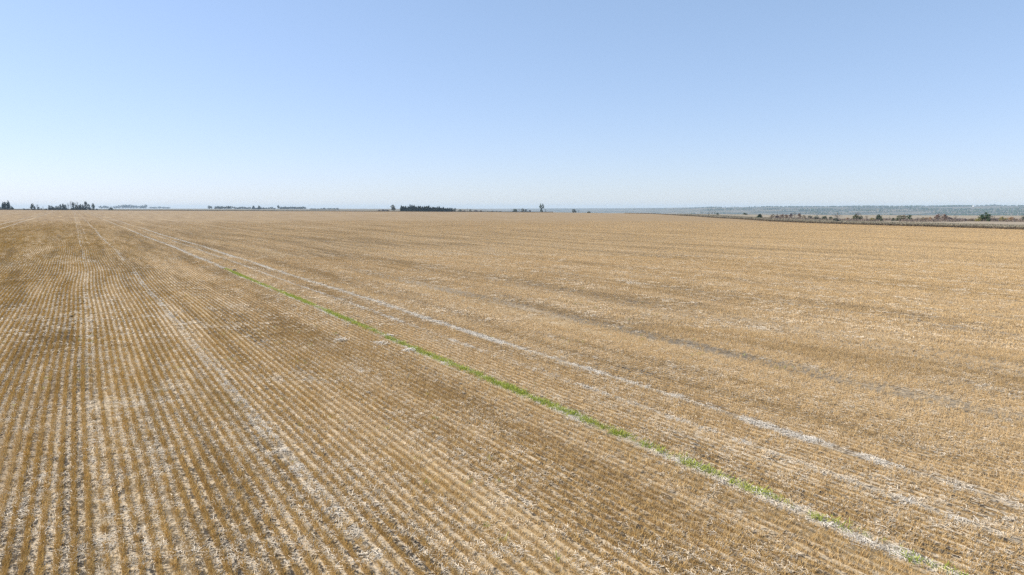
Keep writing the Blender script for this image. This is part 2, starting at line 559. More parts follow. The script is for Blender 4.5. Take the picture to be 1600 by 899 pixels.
def litter_scatter(name, r0, r1, step, kinds, nk, label, dens=0.8):
    g = np.arange(-r1, r1, step)
    X, Y = np.meshgrid(g, g[g > 0])
    x = X.ravel() + RNG.uniform(-step, step, X.size) * 0.5
    y = Y.ravel() + RNG.uniform(-step, step, X.size) * 0.5
    m = in_view(x, y, r0, r1); x, y = x[m], y[m]
    p, q = to_pq(x, y)
    d = vnoise(p * 0.8, q * 0.25, 21) * 0.4 + vnoise(p * 5, q * 3.5, 22) * 0.6
    pd = p - wob(q); dark = np.zeros_like(p)
    for off, hw, st in DARKS:
        dark = np.maximum(dark, st * np.interp(q, [-6, 6, 58, 78], [0.3, 1, 1, 0.3]) * (1 - sstep(hw * 0.7, hw * 1.6, np.abs(pd - off))))
    m = RNG.random(len(x)) < np.clip(dens * 1.5 * sstep(0.38, 0.72, d), 0, 1) * (1 - 0.9 * dark) * (1 - 0.35 * sstep(3, 12, p))
    x, y = x[m], y[m]; n = len(x)
    print(name, n)
    return scatter(name, np.stack([x, y, terrain(x, y)], 1), RNG.uniform(0, 6.28, n), RNG.uniform(0.7, 1.25, n),
                   RNG.integers(0, nk, n), kinds, label)


lit_near = proto_set('straw_scrap', [straws(26, rnd, 0.16, 0.04, 0.17, 0.009, 0.03) for _ in range(8)], M_LITTER)
lit_mid = proto_set('straw_wisp', [straws(24, rnd, 0.4, 0.1, 0.36, 0.024, 0.04) for _ in range(6)], M_LITTER)
litter_scatter('straw_litter', 8, 40, 0.21, lit_near, 8, 'pale chopped straw lying between the near stubble rows')
litter_scatter('straw_litter', 40, 110, 0.62, lit_mid, 6, 'pale chopped straw lying farther out in the field')


def strip_scatter(name, off, hw, q0, q1, step, kinds, nk, label, dens_fn, smin=0.7, smax=1.3):
    n = int((q1 - q0) / step)
    q = RNG.uniform(q0, q1, n)
    p2 = off + RNG.normal(0, hw * 0.5, n)
    x, y = to_xy(p2 + wob(q), q)
    m = (RNG.random(n) < dens_fn(p2, q)) & in_view(x, y, 8, 260)
    x, y = x[m], y[m]; n = len(x)
    print(name, n)
    return scatter(name, np.stack([x, y, terrain(x, y)], 1), RNG.uniform(0, 6.28, n), RNG.uniform(smin, smax, n),
                   RNG.integers(0, nk, n), kinds, label)


pale_kinds = proto_set('bleached_wisp', [straws(30, rnd, 0.2, 0.06, 0.22, 0.009, 0.03) for _ in range(6)], M_PALE)
for off, hw, st, lab in ((13.85, 0.24, 0.05, 'pale straw along the green weed strip'), (18.5, 0.22, 0.04, 'pale straw along the long grey wheel track'),
                         (4.65, 0.17, 0.2, 'pale straw along the wheel track on the left'), (16.6, 0.12, 0.15, 'thin line of straw between the two tracks'),
                         (0.0, 0.12, 0.8, 'straw in the gap of the leftmost grey line')):
    strip_scatter('straw_windrow', off, hw, -20, 240, st, pale_kinds, 6, lab,
                  lambda p2, q: np.interp(q, [0, 14, 26], [0.45, 0.5, 1.0]) * sstep(0.2, 0.75, vnoise(p2 * 0.7, q * 0.5, 31) * 0.5 + vnoise(p2 * 4, q * 2.5, 32) * 0.5))

weed_kinds = proto_set('weed_tuft', [blades(15, rnd, 0.09, 0.12, 0.02, 0.13, 0.016, 0.7) for _ in range(6)], M_GREEN)


def weed_density(p2, q):
    n_ = vnoise(p2 * 0.2, q * 0.33, 41) * 0.45 + vnoise(p2 * 3.0, q * 1.6, 42) * 0.55
    return (0.28 + 0.8 * sstep(0.30, 0.70, n_)) * np.interp(q, [-6, 0, 8, 14, 24, 87], [0.15, 0.15, 0.22, 0.6, 0.95, 0.95])


strip_scatter('green_weeds', 13.9, 0.17, -8, 87, 0.024, weed_kinds, 6,
              'strip of bright green weeds running along the wheel track through the stubble', weed_density, 0.6, 1.3)

# a few stray seedlings
n = 900
q = RNG.uniform(-10, 80, n); p = RNG.uniform(-30, 40, n)
x, y = to_xy(p, q)
m = in_view(x, y, 9, 70) & (vnoise(p * 0.15, q * 0.1, 51) > 0.62)
small_weeds = proto_set('seedling', [blades(9, rnd, 0.05, 0.07, 0.05, 0.12, 0.012, 0.5) for _ in range(4)], M_GREEN)
scatter('stray_weeds', np.stack([x, y, terrain(x, y)], 1)[m], RNG.uniform(0, 6, m.sum()), RNG.uniform(0.6, 1.2, m.sum()),
        RNG.integers(0, 4, m.sum()), small_weeds, 'stray green seedlings among the stubble')

# ------------------------------------------------------------------ verge along the field edge
tuft_kinds = proto_set('grass_tuft', [blades(26, rnd, 0.45, 0.5, 0.35, 0.95, 0.10, 0.22) for _ in range(6)], M_DRYG)
scrub_kinds = proto_set('scrub_twig', [blades(22, rnd, 0.45, 0.5, 0.3, 0.75, 0.10, 0.3) for _ in range(6)], M_SCRUB)
dark_kinds = proto_set('weed_stand', [blades(22, rnd, 0.45, 0.5, 0.3, 0.75, 0.12, 0.22) for _ in range(6)], M_DARKW)


def verge(name, az0, az1, d0, d1, n, kinds, label, smin, smax, gap=0.0):
    az = R(az0) + (R(az1) - R(az0)) * RNG.random(n)
    e = er(az)
    X, Y = np.sin(az) * e, np.cos(az) * e
    X = X + RNG.uniform(d0, d1, n)                    # outward, to the right of the long edge
    m = (np.arctan2(X, Y) > R(az0) - 0.1) & (vnoise(X * 0.15, Y * 0.05, 61) >= gap)
    X, Y = X[m], Y[m]; n = len(X)
    return scatter(name, np.stack([X, Y, terrain(X, Y) - 0.08], 1), RNG.uniform(0, 6.28, n),
                   RNG.uniform(smin, smax, n), RNG.integers(0, 6, n), kinds, label)


verge('verge_grass', 12.5, 41, 0.5, 28, 26000, tuft_kinds, 'tall dry grass in the verge along the right edge of the field', 0.7, 1.35)
verge('verge_weeds', 9, 41, -0.4, 2.5, 5200, dark_kinds, 'low weeds browned for the shaded front of the verge where the stubble meets it', 0.7, 1.3)  # dark weed colour stands in for shade on the verge's front
n = 3600
X = RNG.uniform(120, 340, n); Y = RNG.uniform(372, 440, n) + (X - 230) * -0.12
m = (vnoise(X * 0.11, Y * 0.05, 77) > 0.45) & (np.hypot(X, Y) > er(np.arctan2(X, Y)) + 25)
X, Y = X[m], Y[m]; n = len(X)
scatter('low_scrub', np.stack([X, Y, terrain(X, Y) - 0.1], 1), RNG.uniform(0, 6.28, n), RNG.uniform(0.8, 2.2, n),
        RNG.integers(0, 6, n), scrub_kinds, 'low brownish scrub growing between the shrubs beyond the verge')
n = 9000
X = RNG.uniform(-1150, 75, n); Y = 1301 + RNG.uniform(0, 14, n)
scatter('far_verge', np.stack([X, Y, terrain(X, Y) - 0.1], 1), RNG.uniform(0, 6.28, n), RNG.uniform(0.9, 1.9, n),
        RNG.integers(0, 6, n), dark_kinds, 'dark grassy verge along the far end of the field')

# ------------------------------------------------------------------ trees
def foliage_material(name, c0, c1):
    nt = NT(name)
    P, x, y, z = nt.pos()
    n1 = nt.noise(P, 0.55, 3.0, 0.6)
    nt.put(nt.b.inputs['Base Color'], nt.mix(nt.ss(n1, 0.36, 0.64), c0, c1))
    return nt.m


FOL = {
    'spruce': foliage_material('spruce_needles', (0.020, 0.040, 0.036), (0.045, 0.072, 0.055)),
    'dark': foliage_material('dark_green_leaves', (0.022, 0.042, 0.020), (0.060, 0.095, 0.035)),
    'poplar': foliage_material('poplar_leaves', (0.040, 0.058, 0.045), (0.085, 0.105, 0.070)),
    'olive': foliage_material('olive_leaves', (0.075, 0.085, 0.040), (0.150, 0.155, 0.080)),
    'grey': foliage_material('grey_green_leaves', (0.085, 0.095, 0.075), (0.165, 0.170, 0.130)),
    'yellow': foliage_material('yellow_leaves', (0.22, 0.19, 0.055), (0.36, 0.31, 0.12)),
    'russet': foliage_material('russet_leaves', (0.145, 0.088, 0.068), (0.235, 0.155, 0.12)),
    'orange': foliage_material('orange_leaves', (0.25, 0.14, 0.075), (0.37, 0.24, 0.14)),
    'purple': foliage_material('purple_grey_twigs', (0.10, 0.078, 0.082), (0.17, 0.135, 0.135)),
    'tan': foliage_material('tan_twigs', (0.20, 0.155, 0.105), (0.31, 0.25, 0.175)),
}
nb = NT('bark')
Pb, xb, yb, zb = nb.pos()
nb.put(nb.b.inputs['Base Color'], nb.mix(nb.noise(Pb, 3.0, 3.0), (0.075, 0.062, 0.050), (0.16, 0.14, 0.12)))
M_BARK = nb.m


def tube(vs_, fs, a, b, r0, r1, n=5):
    a, b = Vector(a), Vector(b)
    d = (b - a).normalized()
    s = d.orthogonal().normalized(); u = d.cross(s)
    k = len(vs_)
    for c, r in ((a, r0), (b, r1)):
        for i in range(n):
            an = 2 * math.pi * i / n
            vs_.append(tuple(c + (s * math.cos(an) + u * math.sin(an)) * r))
    for i in range(n):
        fs.append((k + i, k + (i + 1) % n, k + n + (i + 1) % n, k + n + i))


# radius of the crown (of 0.5) against height, start of the crown
PROFILE = {
    'spruce': (0.06, lambda t: 0.5 * (1 - t) ** 0.85 + 0.01),
    'poplar': (0.04, lambda t: 0.5 * max(0.0, math.sin(math.pi * (0.10 + 0.88 * t))) ** 0.55),
    'round': (0.22, lambda t: 0.5 * math.sqrt(max(0.0, 1 - (2 * t - 0.95) ** 2))),
    'twin': (0.0, lambda t: 0.30 if t < 0.42 else (0.07 if t < 0.5 else 0.5)),
    'bare': (0.20, lambda t: 0.42 * math.sin(math.pi * (0.12 + 0.8 * t))),
    'bush': (0.0, lambda t: 0.5 * math.sqrt(max(0.0, 1 - t ** 2.2))),
}


def make_meshes(kind, seed):
    rd = random.Random(seed)
    start, prof = PROFILE[kind]
    tv, tf = [], []
    if kind == 'bush':
        for _ in range(5):
            a = rd.uniform(0, 6.28)
            tube(tv, tf, (0, 0, -0.04), (0.25 * math.cos(a), 0.25 * math.sin(a), rd.uniform(0.4, 0.7)), 0.025, 0.01, 4)
    else:
        x = y = z = 0.0; zz = -0.02; r = 0.045
        for i in range(4):
            nx, ny, nz = x + rd.gauss(0, 0.02), y + rd.gauss(0, 0.02), zz + 0.235
            tube(tv, tf, (x, y, zz), (nx, ny, nz), r, r * 0.72, 6)
            x, y, zz, r = nx, ny, nz, r * 0.72
        for i in range(9 if kind == 'bare' else 5):
            a = rd.uniform(0, 6.28); h = rd.uniform(max(0.2, start), 0.75); L = prof((h - start) / (1 - start)) * 0.85
            tube(tv, tf, (0, 0, h), (L * math.cos(a), L * math.sin(a), min(0.97, h + rd.uniform(0.08, 0.22))), 0.016, 0.005, 4)
    cv, cf = [], []
    ncl, per, size, spread = {'spruce': (75, 11, 0.15, 0.06), 'poplar': (56, 13, 0.14, 0.07), 'round': (40, 16, 0.13, 0.07),
                              'twin': (46, 15, 0.13, 0.06), 'bare': (30, 9, 0.06, 0.08), 'bush': (46, 13, 0.14, 0.08)}[kind]
    for _ in range(ncl):
        while True:
            tt = rd.random()
            if rd.random() < prof(tt) * 2 + 0.08: break
        rr = prof(tt) * math.sqrt(rd.uniform(0.15, 1.0)) * rd.uniform(0.75, 1.1)
        a = rd.uniform(0, 6.28)
        c = Vector((rr * math.cos(a), rr * math.sin(a), start + (1 - start) * tt * rd.uniform(0.92, 1.0)))
        for _ in range(per):
            o = c + Vector((rd.gauss(0, spread), rd.gauss(0, spread), rd.gauss(0, spread * 0.6)))
            o.z = max(0.01, o.z)
            nrm = Vector((rd.gauss(0, 1), rd.gauss(0, 1), rd.gauss(0.3, 1))).normalized()
            s = nrm.orthogonal().normalized(); u = nrm.cross(s)
            sz = size * rd.uniform(0.5, 1.1) * 0.5
            k = len(cv)
            cv += [tuple(o - s * sz), tuple(o + u * sz * 0.7), tuple(o + s * sz), tuple(o - u * sz * 0.7)]
            cf.append((k, k + 1, k + 2, k + 3))
    tm = bpy.data.meshes.new('trunk'); tm.from_pydata(tv, [], tf); tm.materials.append(M_BARK)
    return tm, cv, cf


PROTO = {}


def proto(kind, var, fol):
    key = (kind, var, fol)
    if key not in PROTO:
        if (kind, var) not in PROTO: PROTO[(kind, var)] = make_meshes(kind, hash((len(kind), var, kind[0] > 'c')) & 0xffff)
        tm, cv, cf = PROTO[(kind, var)]
        cm = bpy.data.meshes.new('crown'); cm.from_pydata(cv, [], cf); cm.materials.append(FOL[fol])
        PROTO[key] = (tm, cm)
    return PROTO[key]


NAME = {'spruce': ('spruce_tree', 'tree'), 'poplar': ('poplar_tree', 'tree'), 'round': ('broadleaf_tree', 'tree'),
        'twin': ('broadleaf_tree', 'tree'), 'bare': ('bare_tree', 'tree'), 'bush': ('shrub', 'shrub')}
tree_rng = random.Random(5)


def plant(kind, px, dist, wpx, hpx, fol, label, group=None):
    name, cat = NAME[kind]
    tm, cm = proto(kind, tree_rng.randrange(5), fol)
    root = bpy.data.objects.new(name, None)
    COL.objects.link(root)
    root.empty_display_size = 0.5
    x, y, z = at(px, dist)
    root.location = (x, y, z - 0.05)
    s = dist / FPX
    if kind in ('poplar', 'bare', 'spruce'): wpx *= 1.3
    root.scale = (wpx * s, wpx * s, hpx * s)
    root.rotation_euler = (0, 0, tree_rng.uniform(0, 6.28))
    tag(root, label, cat, group)
    for nm, me in ((('stem' if kind == 'bush' else 'trunk'), tm), (('foliage' if kind == 'bush' else 'crown'), cm)):
        o = bpy.data.objects.new(nm, me); COL.objects.link(o); o.parent = root
    return root


# far left, behind the end of the field
V = 1325
for a in [
    ('spruce', 5.2, V, 5, 12.5, 'spruce', 'left tall spruce of the dark clump at the left edge of the photo'),
    ('spruce', 8.6, V + 12, 6, 13, 'spruce', 'broad middle spruce of the dark clump at the left edge of the photo'),
    ('spruce', 13.4, V, 5.5, 14.5, 'spruce', 'tallest spruce, on the right of the dark clump at the left edge'),
    ('bush', 17.5, V, 6, 6, 'dark', 'low dark shrub leaning out on the right of the spruce clump'),
    ('bush', 20.5, V, 4, 3.5, 'dark', 'smallest shrub at the right foot of the left edge spruce clump'),
    ('bush', -0.5, V, 5, 5.5, 'grey', 'grey green shrub cut by the left edge of the photo'),
    ('bush', 37, V, 4.5, 2.6, 'dark', 'lone low dark shrub between the spruce clump and the first thin tree'),
    ('bush', 43.5, V, 8, 1.8, 'grey', 'long low hedge shrub left of the first thin tree'),
    ('poplar', 50.7, V, 4.2, 10, 'poplar', 'first tall poplar right of the long low hedge shrub'),
    ('poplar', 54.3, V, 2.6, 5.8, 'poplar', 'short poplar close to the right of the first tall poplar'),
    ('bare', 58.4, V, 3.2, 10, 'purple', 'nearly bare leaning tree with reddish top, left of the windbreak'),
    ('poplar', 60.2, V, 2.8, 5.2, 'poplar', 'stubby poplar beside the nearly bare leaning tree'),
    ('bush', 64, V, 3, 3.2, 'dark', 'small dark shrub between the stubby poplar and the thin pole tree'),
    ('bare', 67.3, V, 2, 6.4, 'purple', 'thin pole like tree just left of the round black shrub'),
    ('bush', 71.3, V, 5, 2.8, 'dark', 'round blackish shrub at the left foot of the windbreak'),
    ('bare', 107, V, 4.4, 12, 'purple', 'tall bare purple grey tree in the middle of the windbreak'),
    ('bare', 111, V, 3.2, 15.5, 'purple', 'tallest tree of the windbreak, thin and almost leafless'),
    ('poplar', 114.2, V, 3, 12.5, 'poplar', 'narrow poplar right beside the tallest leafless windbreak tree'),
    ('bare', 117.3, V, 4.6, 13, 'grey', 'pale sparse tree with open branches in the windbreak'),
    ('bare', 121.3, V, 3, 14.5, 'purple', 'leaning bare tree right of the pale sparse windbreak tree'),
    ('poplar', 134.2, V, 4.4, 13.5, 'poplar', 'broad dark tall poplar near the right end of the windbreak'),
    ('poplar', 138.8, V, 3, 9.5, 'poplar', 'shorter poplar against the right side of the broad dark poplar'),
    ('bush', 141.5, V, 4, 4.5, 'dark', 'dark shrub at the right foot of the broad dark poplar'),
    ('poplar', 145.6, V, 3.8, 11, 'poplar', 'separate rounded poplar at the right end of the windbreak'),
    ('bush', 151, V, 4, 2.6, 'dark', 'low shrub just right of the last windbreak poplar'),
    ('bush', 173.5, V + 300, 6.5, 5.4, 'dark', 'round dark shrub standing before the faint far trees on the left'),
]: plant(*a)
for px, w, h, lab in (
        (77, 3, 7.8, 'leftmost poplar of the left windbreak row, right of the blackish round shrub'),
        (80.6, 3, 7.2, 'second poplar from the left end of the windbreak, slightly shorter than the first'),
        (84, 2.6, 4.6, 'shortest poplar of the left windbreak row, in a low gap'),
        (88, 3, 6.6, 'small poplar just right of the shortest windbreak poplar'),
        (91.6, 2.6, 6.8, 'slim small poplar left of the rising middle part of the windbreak'),
        (95, 2.8, 9.2, 'first taller poplar where the windbreak rises, left of its twin'),
        (98.6, 3.2, 10.4, 'tallest poplar left of the bare purple windbreak tree'),
        (102.2, 3, 8.8, 'poplar standing directly left of the bare purple windbreak tree'),
        (119.3, 3.4, 8.4, 'low full poplar under the pale sparse windbreak tree'),
        (123.2, 3.2, 8, 'poplar directly right of the leaning bare windbreak tree'),
        (126, 2.8, 9.4, 'middle and tallest of three poplars left of the broad dark poplar'),
        (129.7, 2.8, 8.8, 'poplar with a gap beside it, directly left of the broad dark poplar')):
    plant('poplar', px, V + tree_rng.uniform(-6, 10), w, h, 'poplar', lab, 'poplars filling the left windbreak row')
for px in (78.8, 82.5, 86.2, 90, 93.4, 97, 100.5, 104.6, 112.6, 116, 119, 122, 125, 128, 131.4):
    plant('bush', px, V + 4, 5.5, tree_rng.uniform(3.2, 5.2), 'spruce', 'dark undergrowth shrub between the trunks of the left windbreak row', 'undergrowth of the left windbreak row')
for px, w, h in ((158, 7, 3.6), (163, 7, 4), (167, 6, 3.4), (180, 7, 3.2), (186, 8, 4.2), (192, 7, 5), (196, 7, 5.4), (200, 7, 5.2), (204.5, 7, 5.4),
                 (209, 6, 4.4), (213.5, 5, 4.2), (219, 8, 3.6), (224, 6, 4.4), (228, 6, 5.4)):
    plant('round', px, 7000, w, h + 1, 'poplar', 'faint far tree in the hazy belt right of the windbreak', 'hazy belt right of the windbreak')
for px, w, h in ((236, 8, 2), (242, 8, 2.2), (249, 8, 2.4), (256, 8, 2), (262, 7, 1.6)):
    plant('round', px, 8000, w, h + 1, 'poplar', 'tiny far tree in the faintest low line left of the centre', 'faintest low line of far trees')
for px, w, h in ((327, 5, 4.6), (330, 3.5, 3.8)):
    plant('round', px, 3400, w, h + 1, 'poplar', 'one of two small round trees starting the far hedgerow', 'pair of small far trees')
for px in np.arange(337, 362, 3.4):
    plant('round', float(px), 3400, 5.5, tree_rng.uniform(3.6, 5.4), 'poplar', 'blue grey tree in the far hedgerow left of centre', 'far hedgerow left of centre')
for px in np.arange(367, 391, 3.8):
    plant('round', float(px), 3700, 5.5, tree_rng.uniform(2.8, 4.2), 'poplar', 'low tree in the middle piece of the far hedgerow', 'middle piece of the far hedgerow')
for px in np.concatenate([np.arange(396, 410, 3.0), np.arange(412, 432, 4.2)]):
    plant('spruce' if px in (396.0, 405.0) else 'round', float(px), 3400, 5, 6 if px in (396.0, 405.0) else tree_rng.uniform(2.4, 4.2), 'poplar',
          'small tree in the ragged piece of the far hedgerow', 'ragged piece of the far hedgerow')
for px in np.concatenate([[434.8], np.arange(439, 479, 3.1)]):
    plant('round', float(px), 3400, 4.6, 6.5 if px == 434.8 else tree_rng.uniform(3.6, 5.0), 'poplar',
          'tree in the densest right piece of the far hedgerow', 'densest piece of the far hedgerow')
for px in np.arange(487, 530, 5.0):
    plant('bush', float(px), 3400, 6, tree_rng.uniform(1.6, 2.8), 'poplar', 'low shrub trailing off right of the far hedgerow', 'shrubs trailing off the far hedgerow')

# spruce plantation in the middle
for a in [
    ('bush', 592, V, 7, 2.6, 'purple', 'low brownish shrub, leftmost by the round grey green tree'),
    ('bush', 598, V, 8, 3.2, 'purple', 'low brownish shrub second from the left by the round grey green tree'),
    ('bush', 604.5, V, 7, 3.4, 'purple', 'low brownish shrub nearest the round grey green tree'),
    ('round', 614.3, V, 8, 10.5, 'grey', 'round grey green tree standing alone left of the spruce plantation'),
    ('round', 710.5, V, 5, 6, 'grey', 'pale small tree closing the right end of the spruce plantation'),
    ('bush', 719, V, 6, 4.2, 'dark', 'dark shrub right of the pale small tree'),
    ('bush', 725, V, 5, 2.8, 'purple', 'brownish low shrub right of the dark shrub'),
    ('bare', 730, V, 2.2, 6.5, 'grey', 'thin small tree among the low shrubs right of the plantation'),
    ('bush', 735, V, 5, 3.8, 'dark', 'dark low shrub just right of the thin small tree'),
    ('bush', 743, V, 8, 2.8, 'purple', 'wide low brown shrub trailing right of the plantation'),
    ('bush', 751, V, 7, 2.2, 'purple', 'last and lowest brown shrub trailing right of the plantation'),
    ('bush', 770, V + 600, 4, 4.2, 'grey', 'small hazy tree, left of three on the middle skyline'),
    ('bush', 776, V + 600, 4, 4.2, 'grey', 'small hazy tree, middle of three on the skyline'),
    ('bush', 782.5, V + 600, 7, 5, 'grey', 'wider hazy tree, right of three on the middle skyline'),
    ('bush', 788, V + 600, 6, 3.6, 'grey', 'low hazy shrub right of the three skyline trees'),
    ('bush', 805, V, 9, 5.2, 'dark', 'blackish flat topped shrub left of the lone tall tree'),
    ('bare', 811, V, 2.4, 6.4, 'purple', 'slim bare tree right of the blackish flat topped shrub'),
    ('bush', 816.5, V, 7, 6, 'grey', 'grey green bush between the slim bare tree and the lone tall tree'),
    ('bush', 822, V, 6, 4.6, 'grey', 'smaller grey bush left of the lone tall tree'),
    ('bush', 828, V, 6, 3.2, 'purple', 'lowest bush on the left of the lone tall tree'),
    ('twin', 846.5, V, 7.5, 13, 'dark', 'lone tall tree with two separate leaf clumps on the skyline'),
    ('bare', 852.5, V, 3, 6, 'grey', 'short thin tree just right of the lone tall tree'),
    ('bush', 896.5, 1180, 8, 6.5, 'grey', 'rounded grey shrub standing on the field edge right of centre'),
    ('bare', 904, 1180, 2.6, 4, 'grey', 'tiny thin tree right of the rounded grey shrub'),
    ('bush', 920, 1130, 6, 2.8, 'dark', 'small flat dark shrub on the field edge'),
]: plant(*a)
for i, px in enumerate(np.concatenate([np.linspace(627.5, 706, 25), np.linspace(629, 700, 17)])):
    far_row = i >= 25
    h = np.interp(px, [626, 668, 707], [10.4, 9.6, 6.2]) * tree_rng.uniform(0.82, 1.12) * (0.8 if far_row else 1)
    plant('spruce', float(px), V + (14 if far_row else 0), 5.2, float(h), 'spruce', 'dark blue green spruce in the dense plantation on the middle skyline',
          'spruces of the middle plantation')

# right side, beyond the verge
B = 405
for a in [
    ('bare', 1108, 620, 2.6, 9, 'dark', 'left of three thin young trees on the field edge'),
    ('bare', 1113, 620, 2.8, 9.5, 'grey', 'middle of three thin young trees on the field edge'),
    ('bare', 1117.5, 620, 2.6, 9, 'dark', 'right of three thin young trees on the field edge'),
    ('bush', 1121.5, 700, 5.5, 4, 'dark', 'black rounded shrub right of the three thin young trees'),
    ('bush', 1164, 780, 8, 3.2, 'dark', 'flat dark shrub farther out, left of the black cone shrub'),
    ('spruce', 1187, 470, 10, 8, 'dark', 'black cone shaped evergreen shrub alone on the verge'),
    ('bush', 1208, B + 60, 9, 7.5, 'tan', 'tan leafless shrub, first right of the black cone shrub'),
    ('bush', 1215, B + 55, 8, 8, 'purple', 'purple grey shrub between tan and russet shrubs'),
    ('bush', 1222, B + 50, 8, 9, 'russet', 'russet shrub, leftmost of the reddish thicket'),
    ('bush', 1229, B + 60, 8, 8, 'russet', 'russet shrub, second from the left in the reddish thicket'),
    ('bush', 1237, B + 50, 9, 9, 'purple', 'purple brown shrub in the middle of the reddish thicket'),
    ('bare', 1243, B + 50, 7, 11, 'purple', 'bare purplish tree rising from the reddish thicket'),
    ('bush', 1249.5, B + 50, 8, 9, 'russet', 'bright russet shrub at the right end of the reddish thicket'),
    ('bush', 1257, B + 40, 8, 6.5, 'tan', 'tan shrub right of the bright russet shrub'),
    ('bush', 1266, B + 40, 10, 7, 'grey', 'wide grey green shrub left of the two dark green shrubs'),
    ('bush', 1276, B + 20, 9, 8, 'grey', 'grey green shrub touching the first dark green shrub'),
    ('bush', 1288.5, B, 10, 8.5, 'dark', 'first of two dark green shrubs right of the grey ones'),
    ('bush', 1298.5, B, 7, 7, 'dark', 'second and smaller of two dark green shrubs'),
    ('bare', 1308, B - 10, 12, 13, 'purple', 'tall grey leafless tree right of the two dark green shrubs'),
    ('bush', 1307, 345, 13, 8, 'grey', 'big grey green bush on the verge under the leafless tree'),
    ('bush', 1315.5, 340, 7, 4.5, 'dark', 'blackish shrub at the right foot of the big grey green bush'),
    ('bush', 1325.5, B, 6, 5.5, 'orange', 'small orange shrub left of the green tree pair'),
    ('round', 1338, B, 9, 10, 'olive', 'olive tree, left of the green tree pair'),
    ('bush', 1346, B, 8, 8, 'dark', 'dark green bush, right of the green tree pair'),
    ('bare', 1341, B + 80, 8, 11, 'purple', 'purplish bare tree behind the green tree pair'),
    ('bare', 1354.5, B, 7, 9, 'tan', 'thin tan leafless tree right of the green tree pair'),
    ('bush', 1364, B, 9, 5, 'yellow', 'yellow green low shrub left of the crooked olive tree'),
    ('round', 1374, B - 5, 9, 10, 'dark', 'crooked green tree standing by itself mid right'),
    ('bush', 1378.5, B - 8, 5, 5, 'dark', 'small dark bush at the right foot of the crooked green tree'),
    ('bare', 1390.5, B, 4, 7, 'grey', 'slender grey tree left of the small dark pair'),
    ('bush', 1397, B, 6, 4.5, 'dark', 'small dark green shrub left of the wide olive tree'),
    ('bush', 1407, B, 13, 9, 'olive', 'wide olive bush left of the dark green dome tree'),
    ('bush', 1413, B + 6, 9, 9, 'tan', 'brownish bush between the olive bush and the dark dome tree'),
    ('bush', 1420.5, B - 6, 11, 10.5, 'dark', 'dark green dome shaped tree right of the olive bush'),
    ('bare', 1435, B, 7, 6, 'purple', 'faint bare shrub left of the orange bushes'),
    ('bush', 1443, B - 8, 8, 6, 'tan', 'yellow tan shrub at the left of the orange bush'),
    ('bush', 1448, B - 8, 8, 6.5, 'orange', 'pale orange bush left of the red orange one'),
    ('bush', 1454.5, B - 10, 6, 6.5, 'orange', 'red orange bush left of the big pinkish thicket'),
    ('bush', 1465, B - 8, 10, 10, 'russet', 'left pinkish brown bush of the big thicket'),
    ('bare', 1470, B - 4, 12, 12.5, 'russet', 'tallest leafless reddish tree in the big thicket'),
    ('bush', 1476.5, B - 8, 11, 10.5, 'russet', 'right pinkish brown bush of the big thicket'),
    ('bush', 1485.5, B - 12, 10, 7.5, 'purple', 'purple grey bush at the right end of the big thicket'),
    ('bare', 1494, B - 12, 7, 9, 'purple', 'thin bare purplish tree right of the big thicket'),
    ('bush', 1502, B - 14, 7, 4.5, 'purple', 'low purple shrub, left of two before the large green tree'),
    ('bush', 1508.5, B - 14, 6, 4.5, 'purple', 'low purple shrub, right of two before the large green tree'),
    ('bush', 1519, B - 16, 10, 4.5, 'tan', 'low pinkish tan shrub left of the large green tree'),
    ('bush', 1530, B - 20, 9, 5.5, 'yellow', 'yellow green shrub at the left foot of the large green tree'),
    ('bush', 1534, B - 14, 11, 10, 'olive', 'olive bush leaning on the left of the large green tree'),
    ('round', 1541, B - 18, 14, 14, 'dark', 'large dark green tree, biggest on the right side'),
    ('bush', 1546, B - 22, 7, 9.5, 'dark', 'dark bush at the right foot of the large green tree'),
    ('bare', 1555, B - 20, 7, 9.5, 'purple', 'grey leafless tree right of the large green tree'),
    ('bush', 1566, B - 22, 7, 9, 'yellow', 'upright yellow green bush near the right edge'),
    ('bush', 1573, B - 22, 9, 6, 'yellow', 'spreading pale yellow bush right of the upright yellow one'),
    ('bush', 1581, B - 22, 10, 8, 'orange', 'orange brown bush near the right edge'),
    ('bush', 1590, B - 24, 7, 5, 'tan', 'low tan shrub right of the orange brown bush'),
    ('bush', 1599.5, B - 24, 7, 8, 'grey', 'grey green bush cut by the right edge of the photo'),
]: plant(*a)

# ------------------------------------------------------------------ woods on the far valley side
def far_wood(name, n, az0, az1, r0, r1, th, label, hmin=9, hmax=17, seed=1):
    rg = np.random.default_rng(seed)
    az = np.radians(rg.uniform(az0, az1, n * 8)); r = np.sqrt(rg.uniform(r0 * r0, r1 * r1, n * 8))
    x, y = np.sin(az) * r, np.cos(az) * r
    nn = vnoise(x / 420, y / 300, 71) * 0.6 + vnoise(x / 120, y / 130, 72) * 0.4
    m = nn > th
    x, y = x[m][:n], y[m][:n]
    z = terrain(x, y)
    bm_v, bm_f = [], []
    bm = bmesh.new(); bmesh.ops.create_icosphere(bm, subdivisions=1, radius=1.0)
    bv = np.array([v.co[:] for v in bm.verts]); bf = [[v.index for v in f.verts] for f in bm.faces]
    bm.free()
    for i in range(len(x)):
        h = rg.uniform(hmin, hmax); w = h * rg.uniform(0.35, 0.6)
        jit = bv * (1 + rg.normal(0, 0.16, (len(bv), 1)))
        k = len(bm_v)
        bm_v += [(x[i] + a * w, y[i] + b * w, z[i] + h * 0.5 + c * h * 0.55) for a, b, c in jit]
        bm_f += [tuple(k + j for j in f) for f in bf]
    o = mesh_obj(name, bm_v, bm_f, FOL['dark'])
    tag(o, label, kind='stuff')
    return o


